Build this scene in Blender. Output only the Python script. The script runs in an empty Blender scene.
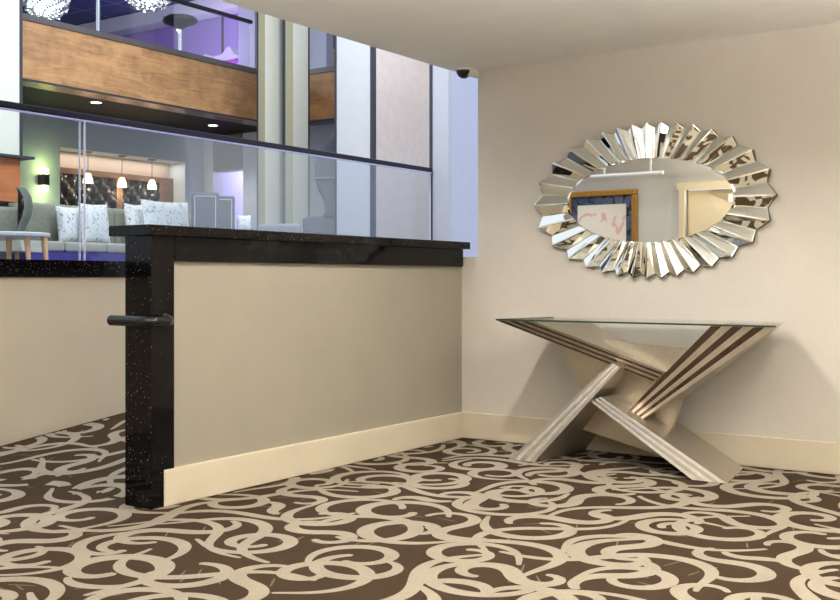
import bpy, bmesh, math, random
from mathutils import Vector, Matrix, noise
R = math.radians
random.seed(7)
SC = bpy.context.scene
COL = SC.collection
# ---------------------------------------------------------------- camera model (world: X right along back wall, Y into depth)
FPX, YAW, HOR = 1053.0, R(34.4), 280.0
CA, SA = math.cos(YAW), math.sin(YAW)
def at(px, py, X=None, Y=None, Z=None, d=None):
    """point of the place seen at a pixel of the photograph, on a plane X=, Y= or Z=, or at depth d"""
    u, v = (px-420)/FPX, (HOR-py)/FPX
    r = (-SA+u*CA, CA+u*SA, v)
    if X is not None: t = X/r[0]
    elif Y is not None: t = Y/r[1]
    elif Z is not None: t = (Z-1.0)/r[2]
    else: t = d
    return Vector((r[0]*t, r[1]*t, 1+r[2]*t))

# ---------------------------------------------------------------- materials
def lin(c):
    return tuple(((x/255)/12.92 if x/255 <= .04045 else ((x/255+.055)/1.055)**2.4) for x in c)
class NT:
    def __init__(s, name):
        s.m = bpy.data.materials.new(name); s.m.use_nodes = True
        s.t = s.m.node_tree; s.b = s.t.nodes['Principled BSDF']; s.out = s.t.nodes['Material Output']
    def n(s, typ, **kw):
        nd = s.t.nodes.new(typ)
        for k, v in kw.items(): setattr(nd, k, v)
        return nd
    def l(s, a, b): s.t.links.new(a, b)
    def coord(s, kind='Object'): return s.n('ShaderNodeTexCoord').outputs[kind]
    def noise(s, scale, detail=3, rough=.55, vec=None, dist=0):
        nd = s.n('ShaderNodeTexNoise'); nd.inputs['Scale'].default_value = scale; nd.inputs['Detail'].default_value = detail
        nd.inputs['Roughness'].default_value = rough; nd.inputs['Distortion'].default_value = dist
        s.l(vec if vec else s.coord(), nd.inputs['Vector']); return nd.outputs['Fac']
    def ramp(s, fac, stops):
        nd = s.n('ShaderNodeValToRGB'); e = nd.color_ramp.elements
        while len(e) < len(stops): e.new(.5)
        for i, (p, c) in enumerate(stops): e[i].position = p; e[i].color = (*c[:3], 1)
        s.l(fac, nd.inputs['Fac']); return nd.outputs['Color']
    def math(s, op, a, b=0):
        nd = s.n('ShaderNodeMath', operation=op)
        for i, x in enumerate((a, b)):
            if isinstance(x, (int, float)): nd.inputs[i].default_value = x
            else: s.l(x, nd.inputs[i])
        return nd.outputs[0]
    def mix(s, fac, a, b):
        nd = s.n('ShaderNodeMix', data_type='RGBA')
        for i, x in ((0, fac), (6, a), (7, b)):
            if isinstance(x, (int, float)): nd.inputs[i].default_value = x
            elif isinstance(x, tuple): nd.inputs[i].default_value = (*x[:3], 1)
            else: s.l(x, nd.inputs[i])
        return nd.outputs[2]
    def bump(s, h, strength=.2, dist=.01):
        nd = s.n('ShaderNodeBump'); nd.inputs['Strength'].default_value = strength; nd.inputs['Distance'].default_value = dist
        s.l(h, nd.inputs['Height']); s.l(nd.outputs[0], s.b.inputs['Normal'])
    def set(s, col=None, rough=None, metal=None, spec=None, em=None, es=0):
        if col is not None:
            if isinstance(col, tuple): s.b.inputs['Base Color'].default_value = (*col[:3], 1)
            else: s.l(col, s.b.inputs['Base Color'])
        if rough is not None:
            if isinstance(rough, (int, float)): s.b.inputs['Roughness'].default_value = rough
            else: s.l(rough, s.b.inputs['Roughness'])
        if metal is not None: s.b.inputs['Metallic'].default_value = metal
        if spec is not None: s.b.inputs['Specular IOR Level'].default_value = spec
        if em is not None:
            s.b.inputs['Emission Color'].default_value = (*em, 1); s.b.inputs['Emission Strength'].default_value = es
def plain(name, rgb, rough=.6, metal=0, var=.06, scale=9, bump=0, bscale=60, spec=.5):
    m = NT(name); c = lin(rgb)
    f = m.noise(scale, 4)
    m.set(m.ramp(f, [(.3, tuple(x*(1-var) for x in c)), (.7, tuple(min(1, x*(1+var)) for x in c))]), rough, metal, spec)
    if bump: m.bump(m.noise(bscale, 2), bump, .004)
    return m.m
def emis(name, rgb, strength, base=(.8, .8, .8)):
    m = NT(name); m.set(base, .4, 0, .5, lin(rgb), strength); return m.m
def wood(name, dark, light, ax=(1, 2), plank=(.9, .12), grain=1.0):
    m = NT(name); sp = m.n('ShaderNodeSeparateXYZ'); m.l(m.coord(), sp.inputs[0])
    cb = m.n('ShaderNodeCombineXYZ'); m.l(sp.outputs[ax[0]], cb.inputs[0]); m.l(sp.outputs[ax[1]], cb.inputs[1])
    br = m.n('ShaderNodeTexBrick'); m.l(cb.outputs[0], br.inputs['Vector'])
    br.inputs['Scale'].default_value = 1; br.inputs['Brick Width'].default_value = plank[0]; br.inputs['Row Height'].default_value = plank[1]
    br.inputs['Mortar Size'].default_value = .0015; br.inputs['Color1'].default_value = (0, 0, 0, 1); br.inputs['Color2'].default_value = (1, 1, 1, 1)
    br.inputs['Mortar'].default_value = (.2, .2, .2, 1); br.inputs['Bias'].default_value = 0
    mp = m.n('ShaderNodeMapping'); m.l(cb.outputs[0], mp.inputs[0]); mp.inputs['Scale'].default_value = (2.2*grain, 22*grain, 1)
    g = m.noise(1.0, 6, .65, mp.outputs[0], 1.2)
    k = m.noise(4.5*grain, 4, .7, cb.outputs[0])
    mp2 = m.n('ShaderNodeMath', operation='MULTIPLY_ADD'); m.l(br.outputs['Color'], mp2.inputs[0]); mp2.inputs[1].default_value = .22; m.l(g, mp2.inputs[2])
    f = m.math('ADD', m.math('MULTIPLY', mp2.outputs[0], .6), m.math('MULTIPLY', k, .55))
    d, l = lin(dark), lin(light); mid = tuple((a+b)/2 for a, b in zip(d, l))
    m.set(m.ramp(f, [(.3, d), (.52, mid), (.78, l)]), .45)
    m.bump(g, .15, .004)
    return m.m

M = {}
def wallmat(name, rgb):
    m = NT(name); c = lin(rgb)
    f = m.noise(2.2, 5, .6); g = m.noise(160, 2)
    base = m.ramp(f, [(.3, tuple(x*.95 for x in c)), (.7, tuple(x*1.04 for x in c))])
    m.set(m.mix(.10, base, m.ramp(g, [(.35, tuple(x*.7 for x in c)), (.65, tuple(x*1.25 for x in c))])), .62, 0, .3)
    m.bump(g, .12, .003); return m.m
M['wall'] = wallmat('vinyl_wallcovering', (204, 196, 184))
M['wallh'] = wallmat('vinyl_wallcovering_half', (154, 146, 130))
M['wallr'] = wallmat('vinyl_wallcovering_ramp', (214, 200, 176))
M['ceil'] = wallmat('ceiling_paint', (240, 238, 233))
M['base'] = plain('baseboard_paint', (208, 195, 170), .5, var=.04, scale=3, bump=.05)
M['white'] = plain('white_paint', (206, 210, 216), .5, var=.02)
M['paleblue'] = plain('pale_blue_paint', (188, 194, 214), .5, var=.02)
M['greyblue'] = plain('grey_blue_paint', (186, 190, 202), .6, var=.03)
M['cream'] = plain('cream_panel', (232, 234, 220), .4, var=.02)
M['creamdark'] = plain('olive_panel', (176, 173, 146), .4, var=.02)  # cream panel darkened: shade on the columns' near faces put into the colour
M['pinkstone'] = plain('pale_stone', (226, 214, 206), .25, var=.05, scale=14)  # pinkish light on the pier's side face put into the stone colour
M['lounge'] = plain('lounge_wall_paint', (188, 198, 206), .6, var=.03)
M['nichewall'] = plain('niche_beige_paint', (188, 172, 156), .6, var=.03)
M['black'] = plain('black_metal', (24, 22, 24), .35, var=.1)
M['gloss'] = plain('gloss_black_enamel', (16, 15, 16), .1, var=.1)
M['rail'] = plain('rail_dark_metal', (34, 32, 44), .22, .6, var=.05)
M['dgrey'] = plain('dark_grey_metal', (74, 76, 80), .4, .3)
M['gap'] = plain('dark_reveal', (52, 56, 66), .5)
M['capgrey'] = plain('grey_capping', (96, 92, 92), .4, .2)
M['chrome'] = plain('chrome', (225, 225, 230), .12, 1, var=.01)
M['dchrome'] = plain('dull_nickel', (205, 210, 218), .4, .8)
M['mirror'] = plain('mirror_silvering', (240, 242, 238), .012, 1, var=.004)
M['mirrorback'] = plain('mirror_backing', (96, 92, 86), .5, .4)
M['goldframe'] = plain('gilt_frame', (196, 140, 62), .32, .85, var=.25, scale=60, bump=.5, bscale=120)
M['champ'] = plain('brushed_champagne_metal', (188, 178, 162), .34, .85, var=.07, scale=30, bump=.04, bscale=200)
M['champl'] = plain('satin_stripe', (226, 214, 196), .3, .8, var=.05, scale=25)
M['silver'] = plain('brushed_silver_stripe', (196, 192, 188), .3, .9, var=.04, scale=25)  # both leg stripes: plank finish lightened, the light they catch is in the colour
M['silverl'] = plain('polished_silver_stripe', (242, 240, 236), .22, .85, var=.03, scale=25)
M['bronze'] = plain('polished_dark_stripe', (118, 98, 88), .24, .95, var=.05, scale=25)
M['greyfab'] = plain('blue_grey_fabric', (72, 80, 94), .85, var=.12, scale=40, bump=.15, bscale=250)
M['greyfabl'] = plain('grey_edge_fabric', (118, 126, 136), .85, var=.1, scale=40)
M['sofafab'] = plain('sage_grey_fabric', (172, 174, 166), .88, var=.1, scale=30, bump=.15, bscale=250)
M['sofadark'] = plain('moss_grey_fabric', (134, 140, 128), .88, var=.12, scale=30, bump=.15, bscale=250)
M['loungecarpet'] = plain('grey_lounge_carpet', (112, 110, 118), .95, var=.15, scale=20)
M['wingfab'] = plain('moss_wing_fabric', (104, 110, 102), .85, var=.1, scale=40)
M['plinth'] = plain('violet_plinth', (74, 70, 150), .6, var=.1)
M['leather'] = plain('black_tufted_leather', (34, 33, 38), .28, var=.1, bump=.05)
M['orange'] = wood('orange_wood', (150, 86, 46), (206, 128, 76), (1, 2), (3, 2))
M['ash'] = wood('ash_wood', (176, 130, 88), (222, 178, 134), (0, 2), (5, 5))
M['boothwood'] = wood('booth_wood', (92, 72, 58), (150, 118, 92), (1, 2), (3, 3))
M['fascia'] = wood('fascia_planks', (94, 64, 42), (208, 160, 110), (1, 2), (1.1, .15))
M['fascia2'] = wood('fascia_planks_far', (92, 62, 42), (196, 144, 96), (0, 2), (1.1, .15))
M['brownpanel'] = plain('brown_stone_panel', (112, 98, 96), .4, var=.2, scale=30)
M['copper'] = plain('copper_soffit_trim', (168, 140, 124), .25, .9, var=.15, scale=3)
M['purple'] = plain('violet_wall_paint', (150, 128, 190), .5, var=.05, scale=2)
M['lav'] = plain('lavender_wall_paint', (214, 208, 236), .5, var=.03)
M['doorp'] = plain('door_paint', (222, 202, 164), .45, var=.03)
M['plastic'] = plain('white_plastic', (228, 226, 220), .4, var=.02)
M['magenta'] = plain('violet_velvet', (168, 60, 190), .7, var=.1)
def tiles(name, rgb, line, size=.6, rough=.5):
    m = NT(name); sp = m.coord()
    br = m.n('ShaderNodeTexBrick'); m.l(sp, br.inputs['Vector']); br.offset = 0
    br.inputs['Scale'].default_value = 1; br.inputs['Brick Width'].default_value = size; br.inputs['Row Height'].default_value = size
    br.inputs['Mortar Size'].default_value = .012
    c, l = lin(rgb), lin(line)
    br.inputs['Color1'].default_value = (*c, 1); br.inputs['Color2'].default_value = (*[x*1.1 for x in c], 1); br.inputs['Mortar'].default_value = (*l, 1)
    m.set(br.outputs['Color'], rough, 0, .15); return m.m
M['blacktile'] = tiles('black_ceiling_tile', (28, 26, 30), (10, 10, 11), .9, .6)
M['navytile'] = tiles('navy_ceiling_tile', (70, 78, 128), (150, 160, 205), .9)
def granite():
    m = NT('black_granite'); v = m.n('ShaderNodeTexVoronoi'); v.inputs['Scale'].default_value = 150; m.l(m.coord(), v.inputs['Vector'])
    sp = m.n('ShaderNodeSeparateColor'); m.l(v.outputs['Color'], sp.inputs[0])
    pick = m.math('GREATER_THAN', sp.outputs[0], .86); size = m.math('MULTIPLY', sp.outputs[1], .30)
    dot = m.math('MULTIPLY', m.math('LESS_THAN', v.outputs['Distance'], size), pick)
    fine = m.ramp(m.noise(240, 2), [(.5, lin((10, 9, 10))), (.75, lin((34, 30, 30)))])
    m.set(m.mix(dot, fine, m.mix(sp.outputs[2], lin((196, 178, 168)), lin((118, 92, 80)))), .06, 0, .16)
    return m.m
M['granite'] = granite()
def carpet(name, rgb):
    m = NT(name); c = lin(rgb)
    f = m.noise(420, 2, .6); g = m.noise(7, 3)
    a = m.ramp(f, [(.3, tuple(x*.62 for x in c)), (.7, tuple(x*1.36 for x in c))])
    m.set(m.mix(.25, a, m.ramp(g, [(.3, tuple(x*.8 for x in c)), (.7, tuple(x*1.2 for x in c))])), .95, 0, .1)
    m.bump(f, .35, .004); return m.m
M['carpet_dark'] = carpet('carpet_brown', (60, 46, 33))
M['carpet_light'] = carpet('carpet_beige', (147, 136, 119))
M['carpet_thread'] = carpet('carpet_thread', (108, 90, 70))
def glass(name, tint=(.96, .985, 1.0), refl=.4):
    m = NT(name); t = m.t; t.nodes.remove(m.b)
    tr = m.n('ShaderNodeBsdfTransparent'); tr.inputs[0].default_value = (*tint, 1)
    gl = m.n('ShaderNodeBsdfGlossy'); gl.inputs['Roughness'].default_value = .01
    fr = m.n('ShaderNodeFresnel'); fr.inputs['IOR'].default_value = 1.45
    mx = m.n('ShaderNodeMixShader'); m.l(m.math('MULTIPLY', fr.outputs[0], refl), mx.inputs[0]); m.l(tr.outputs[0], mx.inputs[1]); m.l(gl.outputs[0], mx.inputs[2])
    m.l(mx.outputs[0], m.out.inputs[0]); return m.m
M['glass'] = glass('clear_glass', refl=.3)
M['glassup'] = glass('clear_glass_upper', refl=.12)
M['tableglass'] = glass('table_glass', (.97, .99, .98), .45)
M['glassedge'] = plain('green_glass_edge', (36, 54, 46), .1, 0, var=.05)
M['jointedge'] = plain('polished_glass_edge', (214, 220, 238), .15, 0, var=.05)
def pillow_mat():
    m = NT('floral_pillow_fabric'); base = lin((226, 234, 240))
    w = m.noise(7, 2, .5); band = m.math('ABSOLUTE', m.math('SUBTRACT', w, .5)); stem_ = m.math('LESS_THAN', band, .006)
    lf = m.math('GREATER_THAN', m.noise(26, 3, .6), .64)
    near = m.math('LESS_THAN', band, .09)
    k = m.math('MAXIMUM', stem_, m.math('MULTIPLY', lf, near))
    m.set(m.mix(m.math('MULTIPLY', k, .85), base, lin((88, 104, 112))), .85); return m.m
M['pillow'] = pillow_mat()
def art_mat():
    m = NT('watercolour_print'); f = m.noise(6, 3); g = m.noise(3.2, 2)
    r = m.math('MULTIPLY', m.math('LESS_THAN', m.math('ABSOLUTE', m.math('SUBTRACT', g, .55)), .035), m.math('GREATER_THAN', f, .45))
    m.set(m.mix(m.math('MULTIPLY', r, .45), lin((236, 224, 206)), lin((224, 96, 100))), .6); return m.m
M['art'] = art_mat()
def matb():
    m = NT('navy_patterned_mat'); g = m.noise(4, 2)
    k = m.math('LESS_THAN', m.math('ABSOLUTE', m.math('SUBTRACT', g, .5)), .02)
    m.set(m.mix(k, m.ramp(m.noise(3), [(.4, lin((58, 72, 104))), (.6, lin((96, 104, 122)))]), lin((16, 16, 22))), .5); return m.m
M['mat'] = matb()
M['lamp'] = emis('downlight_lens', (255, 244, 226), 5)
M['globe'] = emis('globe_glow', (255, 251, 243), 125)
M['lampw'] = emis('lobby_downlight_lens', (255, 248, 240), 14)
M['bulb'] = emis('pendant_glow', (255, 206, 140), 3.2)
M['sglow'] = emis('sconce_glow', (236, 255, 150), 7)
M['led'] = emis('violet_led', (110, 96, 220), .35)  # glow painted in for the reflection along the rail's lower edge
M['pled'] = emis('magenta_led', (210, 60, 255), 2.2)
M['crystal'] = emis('crystal_glow', (225, 240, 230), .12)
M['crystalcore'] = emis('chandelier_core', (230, 245, 232), .4)

# ---------------------------------------------------------------- mesh builder
class MB:
    def __init__(s): s.v = []; s.f = []; s.mi = []; s.smooth = False
    def quadface(s, pts, mi=0):
        b = len(s.v); s.v += [tuple(p) for p in pts]; s.f.append(tuple(range(b, b+len(pts)))); s.mi.append(mi); return s
    def box(s, x0, x1, y0, y1, z0, z1, mi=0):
        b = len(s.v)
        s.v += [(x, y, z) for z in (z0, z1) for y in (y0, y1) for x in (x0, x1)]
        for q in ((0, 2, 3, 1), (4, 5, 7, 6), (0, 1, 5, 4), (2, 6, 7, 3), (0, 4, 6, 2), (1, 3, 7, 5)):
            s.f.append(tuple(b+i for i in q)); s.mi.append(mi)
        return s
    def rbox(s, x0, x1, y0, y1, z0, z1, r=.02, seg=3, mi=0, fn=None):
        bm = bmesh.new(); bmesh.ops.create_cube(bm, size=1)
        for v in bm.verts: v.co = Vector(((x0+x1)/2+v.co.x*(x1-x0), (y0+y1)/2+v.co.y*(y1-y0), (z0+z1)/2+v.co.z*(z1-z0)))
        bmesh.ops.bevel(bm, geom=bm.edges[:], offset=r, segments=seg, affect='EDGES', profile=.5)
        return s.addbm(bm, mi, fn)
    def addbm(s, bm, mi=0, fn=None):
        b = len(s.v); bm.verts.index_update()
        s.v += [tuple(fn(v.co) if fn else v.co) for v in bm.verts]
        for f in bm.faces: s.f.append(tuple(b+v.index for v in f.verts)); s.mi.append(mi)
        bm.free(); return s
    def prism(s, front, back, mi=0, mi_side=None):
        """front, back: matching point loops"""
        n = len(front); b = len(s.v); s.v += [tuple(p) for p in front]+[tuple(p) for p in back]
        s.f.append(tuple(range(b, b+n))); s.mi.append(mi)
        s.f.append(tuple(range(b+2*n-1, b+n-1, -1))); s.mi.append(mi)
        ms = mi if mi_side is None else mi_side
        for i in range(n):
            j = (i+1) % n; s.f.append((b+j, b+i, b+n+i, b+n+j)); s.mi.append(ms)
        return s
    def lathe(s, prof, c=(0, 0, 0), n=20, mi=0, axis='z'):
        b = len(s.v)
        for r, z in prof:
            for k in range(n):
                a = 2*math.pi*k/n; p = (r*math.cos(a), r*math.sin(a), z)
                if axis == 'y': p = (p[0], p[2], p[1])
                if axis == 'x': p = (p[2], p[0], p[1])
                s.v.append((c[0]+p[0], c[1]+p[1], c[2]+p[2]))
        for i in range(len(prof)-1):
            for k in range(n):
                k2 = (k+1) % n
                s.f.append((b+i*n+k, b+i*n+k2, b+(i+1)*n+k2, b+(i+1)*n+k)); s.mi.append(mi)
        s.f.append(tuple(b+k for k in range(n))[::-1]); s.mi.append(mi)
        s.f.append(tuple(b+(len(prof)-1)*n+k for k in range(n))); s.mi.append(mi)
        return s
    def tube(s, pts, r, n=10, mi=0, r1=None):
        pts = [Vector(p) for p in pts]; b = len(s.v); m = len(pts); up = None
        for i, p in enumerate(pts):
            t = (pts[min(i+1, m-1)]-pts[max(i-1, 0)]).normalized()
            if up is None: up = Vector((0, 0, 1)) if abs(t.z) < .9 else Vector((1, 0, 0))
            x = t.cross(up).normalized(); y = x.cross(t).normalized(); up = y
            rr = r if r1 is None else r+(r1-r)*i/(m-1)
            for k in range(n):
                a = 2*math.pi*k/n; s.v.append(tuple(p+x*rr*math.cos(a)+y*rr*math.sin(a)))
        for i in range(m-1):
            for k in range(n):
                k2 = (k+1) % n; s.f.append((b+i*n+k, b+i*n+k2, b+(i+1)*n+k2, b+(i+1)*n+k)); s.mi.append(mi)
        s.f.append(tuple(b+k for k in range(n))[::-1]); s.mi.append(mi)
        s.f.append(tuple(b+(m-1)*n+k for k in range(n))); s.mi.append(mi); return s
    def build(s, name, mats, parent=None, loc=(0, 0, 0), smooth=False, fix=True):
        mats = mats if isinstance(mats, (list, tuple)) else [mats]
        L = Vector(loc)
        me = bpy.data.meshes.new(name); me.from_pydata([tuple(Vector(p)-L) for p in s.v], [], s.f)
        for m in mats: me.materials.append(M[m] if isinstance(m, str) else m)
        for i, p in enumerate(me.polygons): p.material_index = s.mi[i]
        if fix:
            bm = bmesh.new(); bm.from_mesh(me); bmesh.ops.recalc_face_normals(bm, faces=bm.faces[:]); bm.to_mesh(me); bm.free()
        if smooth:
            for p in me.polygons: p.use_smooth = True
            try: me.set_sharp_from_angle(angle=R(42))
            except Exception: pass
        me.update()
        o = bpy.data.objects.new(name, me); COL.objects.link(o)
        if parent: o.parent = parent
        else: o.location = L
        return o
class Thing:
    """an Empty at the base of a thing; parts are given in world coordinates (rot=0) and stored relative to it"""
    def __init__(s, name, label, cat, loc, group=None, rz=0):
        s.o = bpy.data.objects.new(name, None); COL.objects.link(s.o); s.o.empty_display_size = .05
        s.o.location = loc; s.o.rotation_euler = (0, 0, rz); s.loc = Vector(loc); s.local = False
        tag(s.o, label, cat, group)
    def part(s, name, mb, mats, parent=None, smooth=False, label=None):
        o = mb.build(name, mats, parent or s.o, (0, 0, 0) if s.local else s.loc, smooth)
        if label: o['label'] = label
        return o
def tag(o, label, cat, group=None):
    o['label'] = label; o['category'] = cat; o['kind'] = 'thing'
    if group: o['group'] = group
    return o
def struct(name, mb, mats, smooth=False):
    o = mb.build(name, mats, None, (0, 0, 0), smooth); o['kind'] = 'structure'; return o
def copy_tree(o, parent=None):
    c = o.copy(); COL.objects.link(c)
    if parent: c.parent = parent
    for ch in list(o.children): copy_tree(ch, c)
    return c

# ================================================================= FLOOR with carpet pattern
YB = 5.685                                     # face of the back wall
XH = -3.57                                     # face of the half wall
def ramp_z(x, y): return max(0.0, (y-3.2)*.1117) if x < -3.66 else 0.0
def carpet_ribbons(x0, x1, y0, y1, keep, zf, seed, cover=.7):
    """scroll pattern: bands of curling strands, each laid where the ground is still bare"""
    rng = random.Random(seed); mb = MB(); C = .02
    nx, ny = int((x1-x0)/C)+1, int((y1-y0)/C)+1
    occ = bytearray(nx*ny); bare = []
    for i in range(nx):
        for j in range(ny):
            if keep(x0+i*C, y0+j*C): bare.append((i, j))
    total = len(bare); filled = 0
    def path(p, h, segs, w0, w1, w2):
        pts = []; x, y = p; tot = sum(q[0] for q in segs); run = 0; ds = .018
        for L, k0, k1 in segs:
            n = max(2, int(L/ds))
            for i in range(n):
                k = k0+(k1-k0)*i/n; h += k*L/n; x += math.cos(h)*L/n; y += math.sin(h)*L/n; run += L/n
                t = run/tot
                w = w0+(w1-w0)*min(1, t/.4) if t < .6 else w1+(w2-w1)*max(0, (t-.7)/.3)
                pts.append((x, y, h, w))
        return pts
    def cells(pts):
        out = set()
        for x, y, h, w in pts:
            r = w/2
            for q in (-1, -.5, 0, .5, 1):
                i, j = int((x-math.sin(h)*r*q-x0)/C+.5), int((y+math.cos(h)*r*q-y0)/C+.5)
                if 0 <= i < nx and 0 <= j < ny: out.add(i*ny+j)
        return out
    def lay(pts, mi, z):
        strip = [((x-math.sin(h)*w/2, y+math.cos(h)*w/2), (x+math.sin(h)*w/2, y-math.cos(h)*w/2)) for x, y, h, w in pts]
        for a, b in zip(strip, strip[1:]):
            q = (a[0], a[1], b[1], b[0])
            if all(keep(*c) for c in q): mb.quadface([(c[0], c[1], zf(*c)+z) for c in q], mi)
        for end in (0, -1):
            x, y, h, w = pts[end]; a0 = h+math.pi/2 if end == 0 else h-math.pi/2
            fan = [(x+w/2*math.cos(a0+math.pi*j/6), y+w/2*math.sin(a0+math.pi*j/6)) for j in range(7)]
            if all(keep(*c) for c in fan): mb.quadface([(c[0], c[1], zf(*c)+z) for c in fan], mi)
    def motif():
        sg = rng.choice((-1, 1)); w = rng.uniform(.045, .062); typ = rng.random()
        if typ < .40:      # curled hook: a sweeping tail winding in to a blunt head
            Ro = rng.uniform(.15, .25); Ri = rng.uniform(.05, .08)
            return [(rng.uniform(.1, .3), -sg*rng.uniform(1, 5), sg/Ro), (rng.uniform(.40, .65), sg/Ro, sg/(Ro*.6)), (rng.uniform(.15, .34), sg/(Ro*.6), sg/Ri)], w*.35, w*1.2, w*.75
        if typ < .66:      # S scroll
            r1, r2 = rng.uniform(.08, .15), rng.uniform(.08, .15)
            return [(r1*rng.uniform(1.8, 3.4), sg/(r1*.7), sg/r1), (rng.uniform(.12, .2), sg/r1, -sg/r2), (r2*rng.uniform(1.8, 3.4), -sg/r2, -sg/(r2*.65))], w*.55, w*1.2, w*.5
        if typ < .78:      # open ring
            r1 = rng.uniform(.10, .18)
            return [(r1*3, sg/r1, sg/(r1*1.35)), (r1*2.8, sg/(r1*1.35), sg/(r1*.8))], w*.6, w*1.05, w*.5
        return [(rng.uniform(.2, .35), sg*1, sg*5), (rng.uniform(.25, .4), sg*5, -sg*4), (rng.uniform(.2, .4), -sg*4, -sg*6), (rng.uniform(.1, .3), -sg*5, sg*5)], w*.4, w*1.0, w*.35
    def room(i, j):
        for r in range(1, 8):
            for di, dj in ((r, 0), (-r, 0), (0, r), (0, -r), (int(r*.7), int(r*.7)), (-int(r*.7), int(r*.7)), (int(r*.7), -int(r*.7)), (-int(r*.7), -int(r*.7))):
                a, b = i+di, j+dj
                if 0 <= a < nx and 0 <= b < ny and occ[a*ny+b]: return r
        return 8
    rng.shuffle(bare)
    for need in (7, 6, 5, 4, 3, 3, 3, 2, 2):                      # widest bare places first
        for (i, j) in bare:
            if filled > cover*total: break
            if occ[i*ny+j] or room(i, j) < need: continue
            best = None
            for _ in range(14 if need > 3 else 10):
                segs, w0, w1, w2 = motif()
                if need <= 4: segs = [(L*rng.uniform(.35, .7), k0, k1) for L, k0, k1 in segs]; w1 *= .9
                h = rng.uniform(0, 2*math.pi); pts = path((x0+i*C, y0+j*C), h, segs, w0, w1, w2)
                if rng.random() < .5:                 # let the bare place be the middle of the strand
                    m = pts[len(pts)//2]; dx, dy = x0+i*C-m[0], y0+j*C-m[1]; pts = [(x+dx, y+dy, hh, w) for x, y, hh, w in pts]
                cs = cells(pts); hit = sum(1 for c in cs if occ[c]); fr = hit/max(1, len(cs))
                sc = abs(fr-.12)+(.4 if fr > .34 else 0)
                if best is None or sc < best[0]: best = (sc, pts, cs, fr)
            if best[3] > (.42 if need > 3 else .66): continue
            lay(best[1], 0, rng.uniform(.0006, .0016))
            for c in best[2]:
                if not occ[c]: occ[c] = 1; filled += 1
            if rng.random() < .55:                    # a few thin loose threads
                a = rng.uniform(0, math.pi); px, py = x0+i*C, y0+j*C
                for q in range(rng.choice((1, 2, 3))):
                    lay(path((px+rng.uniform(-.14, .14), py+rng.uniform(-.14, .14)), a+rng.uniform(-.2, .2), [(rng.uniform(.06, .14), 0, rng.uniform(-2, 2))], .003, .008, .003), 1, .0003)
    return mb
mb = carpet_ribbons(-5.5, 2.4, -1.4, 6.0, lambda x, y: (-5.38 < x < 2.4 and -1.45 < y < 5.665 and (x > XH+.0 or y < 3.19) and (y > .92 or x > -2.88)), lambda x, y: 0, 3)
base_i = 2
fl = MB(); fl.v = mb.v; fl.f = mb.f; fl.mi = mb.mi
fl.quadface([(-5.45, -1.6, 0), (2.6, -1.6, 0), (2.6, 3.2, 0), (-5.45, 3.2, 0)], 2)
fl.quadface([(-3.66, 3.2, 0), (2.6, 3.2, 0), (2.6, 5.75, 0), (-3.66, 5.75, 0)], 2)
fo = fl.build('floor', ['carpet_light', 'carpet_thread', 'carpet_dark'], fix=False); fo['kind'] = 'structure'
for p in fo.data.polygons: pass
rb = carpet_ribbons(-5.6, -3.6, 3.0, 8.2, lambda x, y: -5.39 < x < -3.75 and 3.2 < y < 8.05, lambda x, y: (y-3.2)*.1117, 5)
rb.quadface([(-5.45, 3.2, 0), (-3.66, 3.2, 0), (-3.66, 8.3, .57), (-5.45, 8.3, .57)], 2)
ro = rb.build('floor_ramp', ['carpet_light', 'carpet_thread', 'carpet_dark'], fix=False); ro['kind'] = 'structure'

# ================================================================= FOYER SHELL
ZC = 2.324
struct('ceiling', MB().box(-3.60, 2.6, .9, 5.72, ZC, ZC+.25).box(-2.9, 2.6, -1.6, .9, ZC, ZC+.25).box(-5.55, -3.60, .9, 1.35, ZC, ZC+.25), 'ceil')
struct('wall_back', MB().box(-3.45, 2.6, YB, YB+.13, 1.145, ZC+.24).box(-3.72, 2.6, YB, YB+.13, -.02, 1.145), 'wall')
struct('wall_right', MB().box(2.6, 2.75, -1.75, 5.82, -.02, ZC+.25), 'wall')
struct('wall_rear', MB().box(-3.0, 2.6, -1.75, -1.6, -.02, ZC+.25).box(-3.03, -2.9, -1.6, .78, -.02, ZC+.25), 'wall')
# the wall the mirror looks at, with its doorway
struct('wall_opposite', MB().box(-5.55, -3.85, .78, .9, -.02, ZC+.24).box(-2.95, -2.9, .78, .9, -.02, ZC+.24).box(-3.85, -2.95, .78, .9, 1.93, ZC+.24), 'wall')
d1 = struct('door_1', MB().box(-3.83, -2.97, .80, .84, 0, 1.915), 'doorp')
pz = MB().tube([(-3.76, .84, .95), (-3.76, .90, .95), (-3.66, .90, .95)], .01); q = pz.build('door_handle', 'chrome', d1)
MB().box(-3.40, -3.10, .84, .89, 1.78, 1.86).build('door_closer', 'plastic', d1)
struct('trim_1', MB().box(-3.90, -3.84, .9, .925, 0, 1.92).box(-2.96, -2.905, .9, .925, 0, 1.92).box(-3.92, -2.903, .9, .93, 1.92, 1.99), 'doorp')
# half wall
HY0 = 3.12
struct('wall_partition', MB().box(-3.72, XH, HY0+.13, YB, -.02, 1.10), 'wallh')
def bboard(x0, x1, y0, y1, axis):
    m = MB(); m.box(x0, x1, y0, y1, 0, .160)
    return m
struct('baseboard_partition', MB().rbox(XH-.005, XH+.022, 3.19, YB-.002, .0, .163, .003, 1), 'base')
struct('baseboard_back', MB().rbox(XH+.022, 2.6, YB-.022, YB+.005, .0, .163, .003, 1), 'base')

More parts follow.
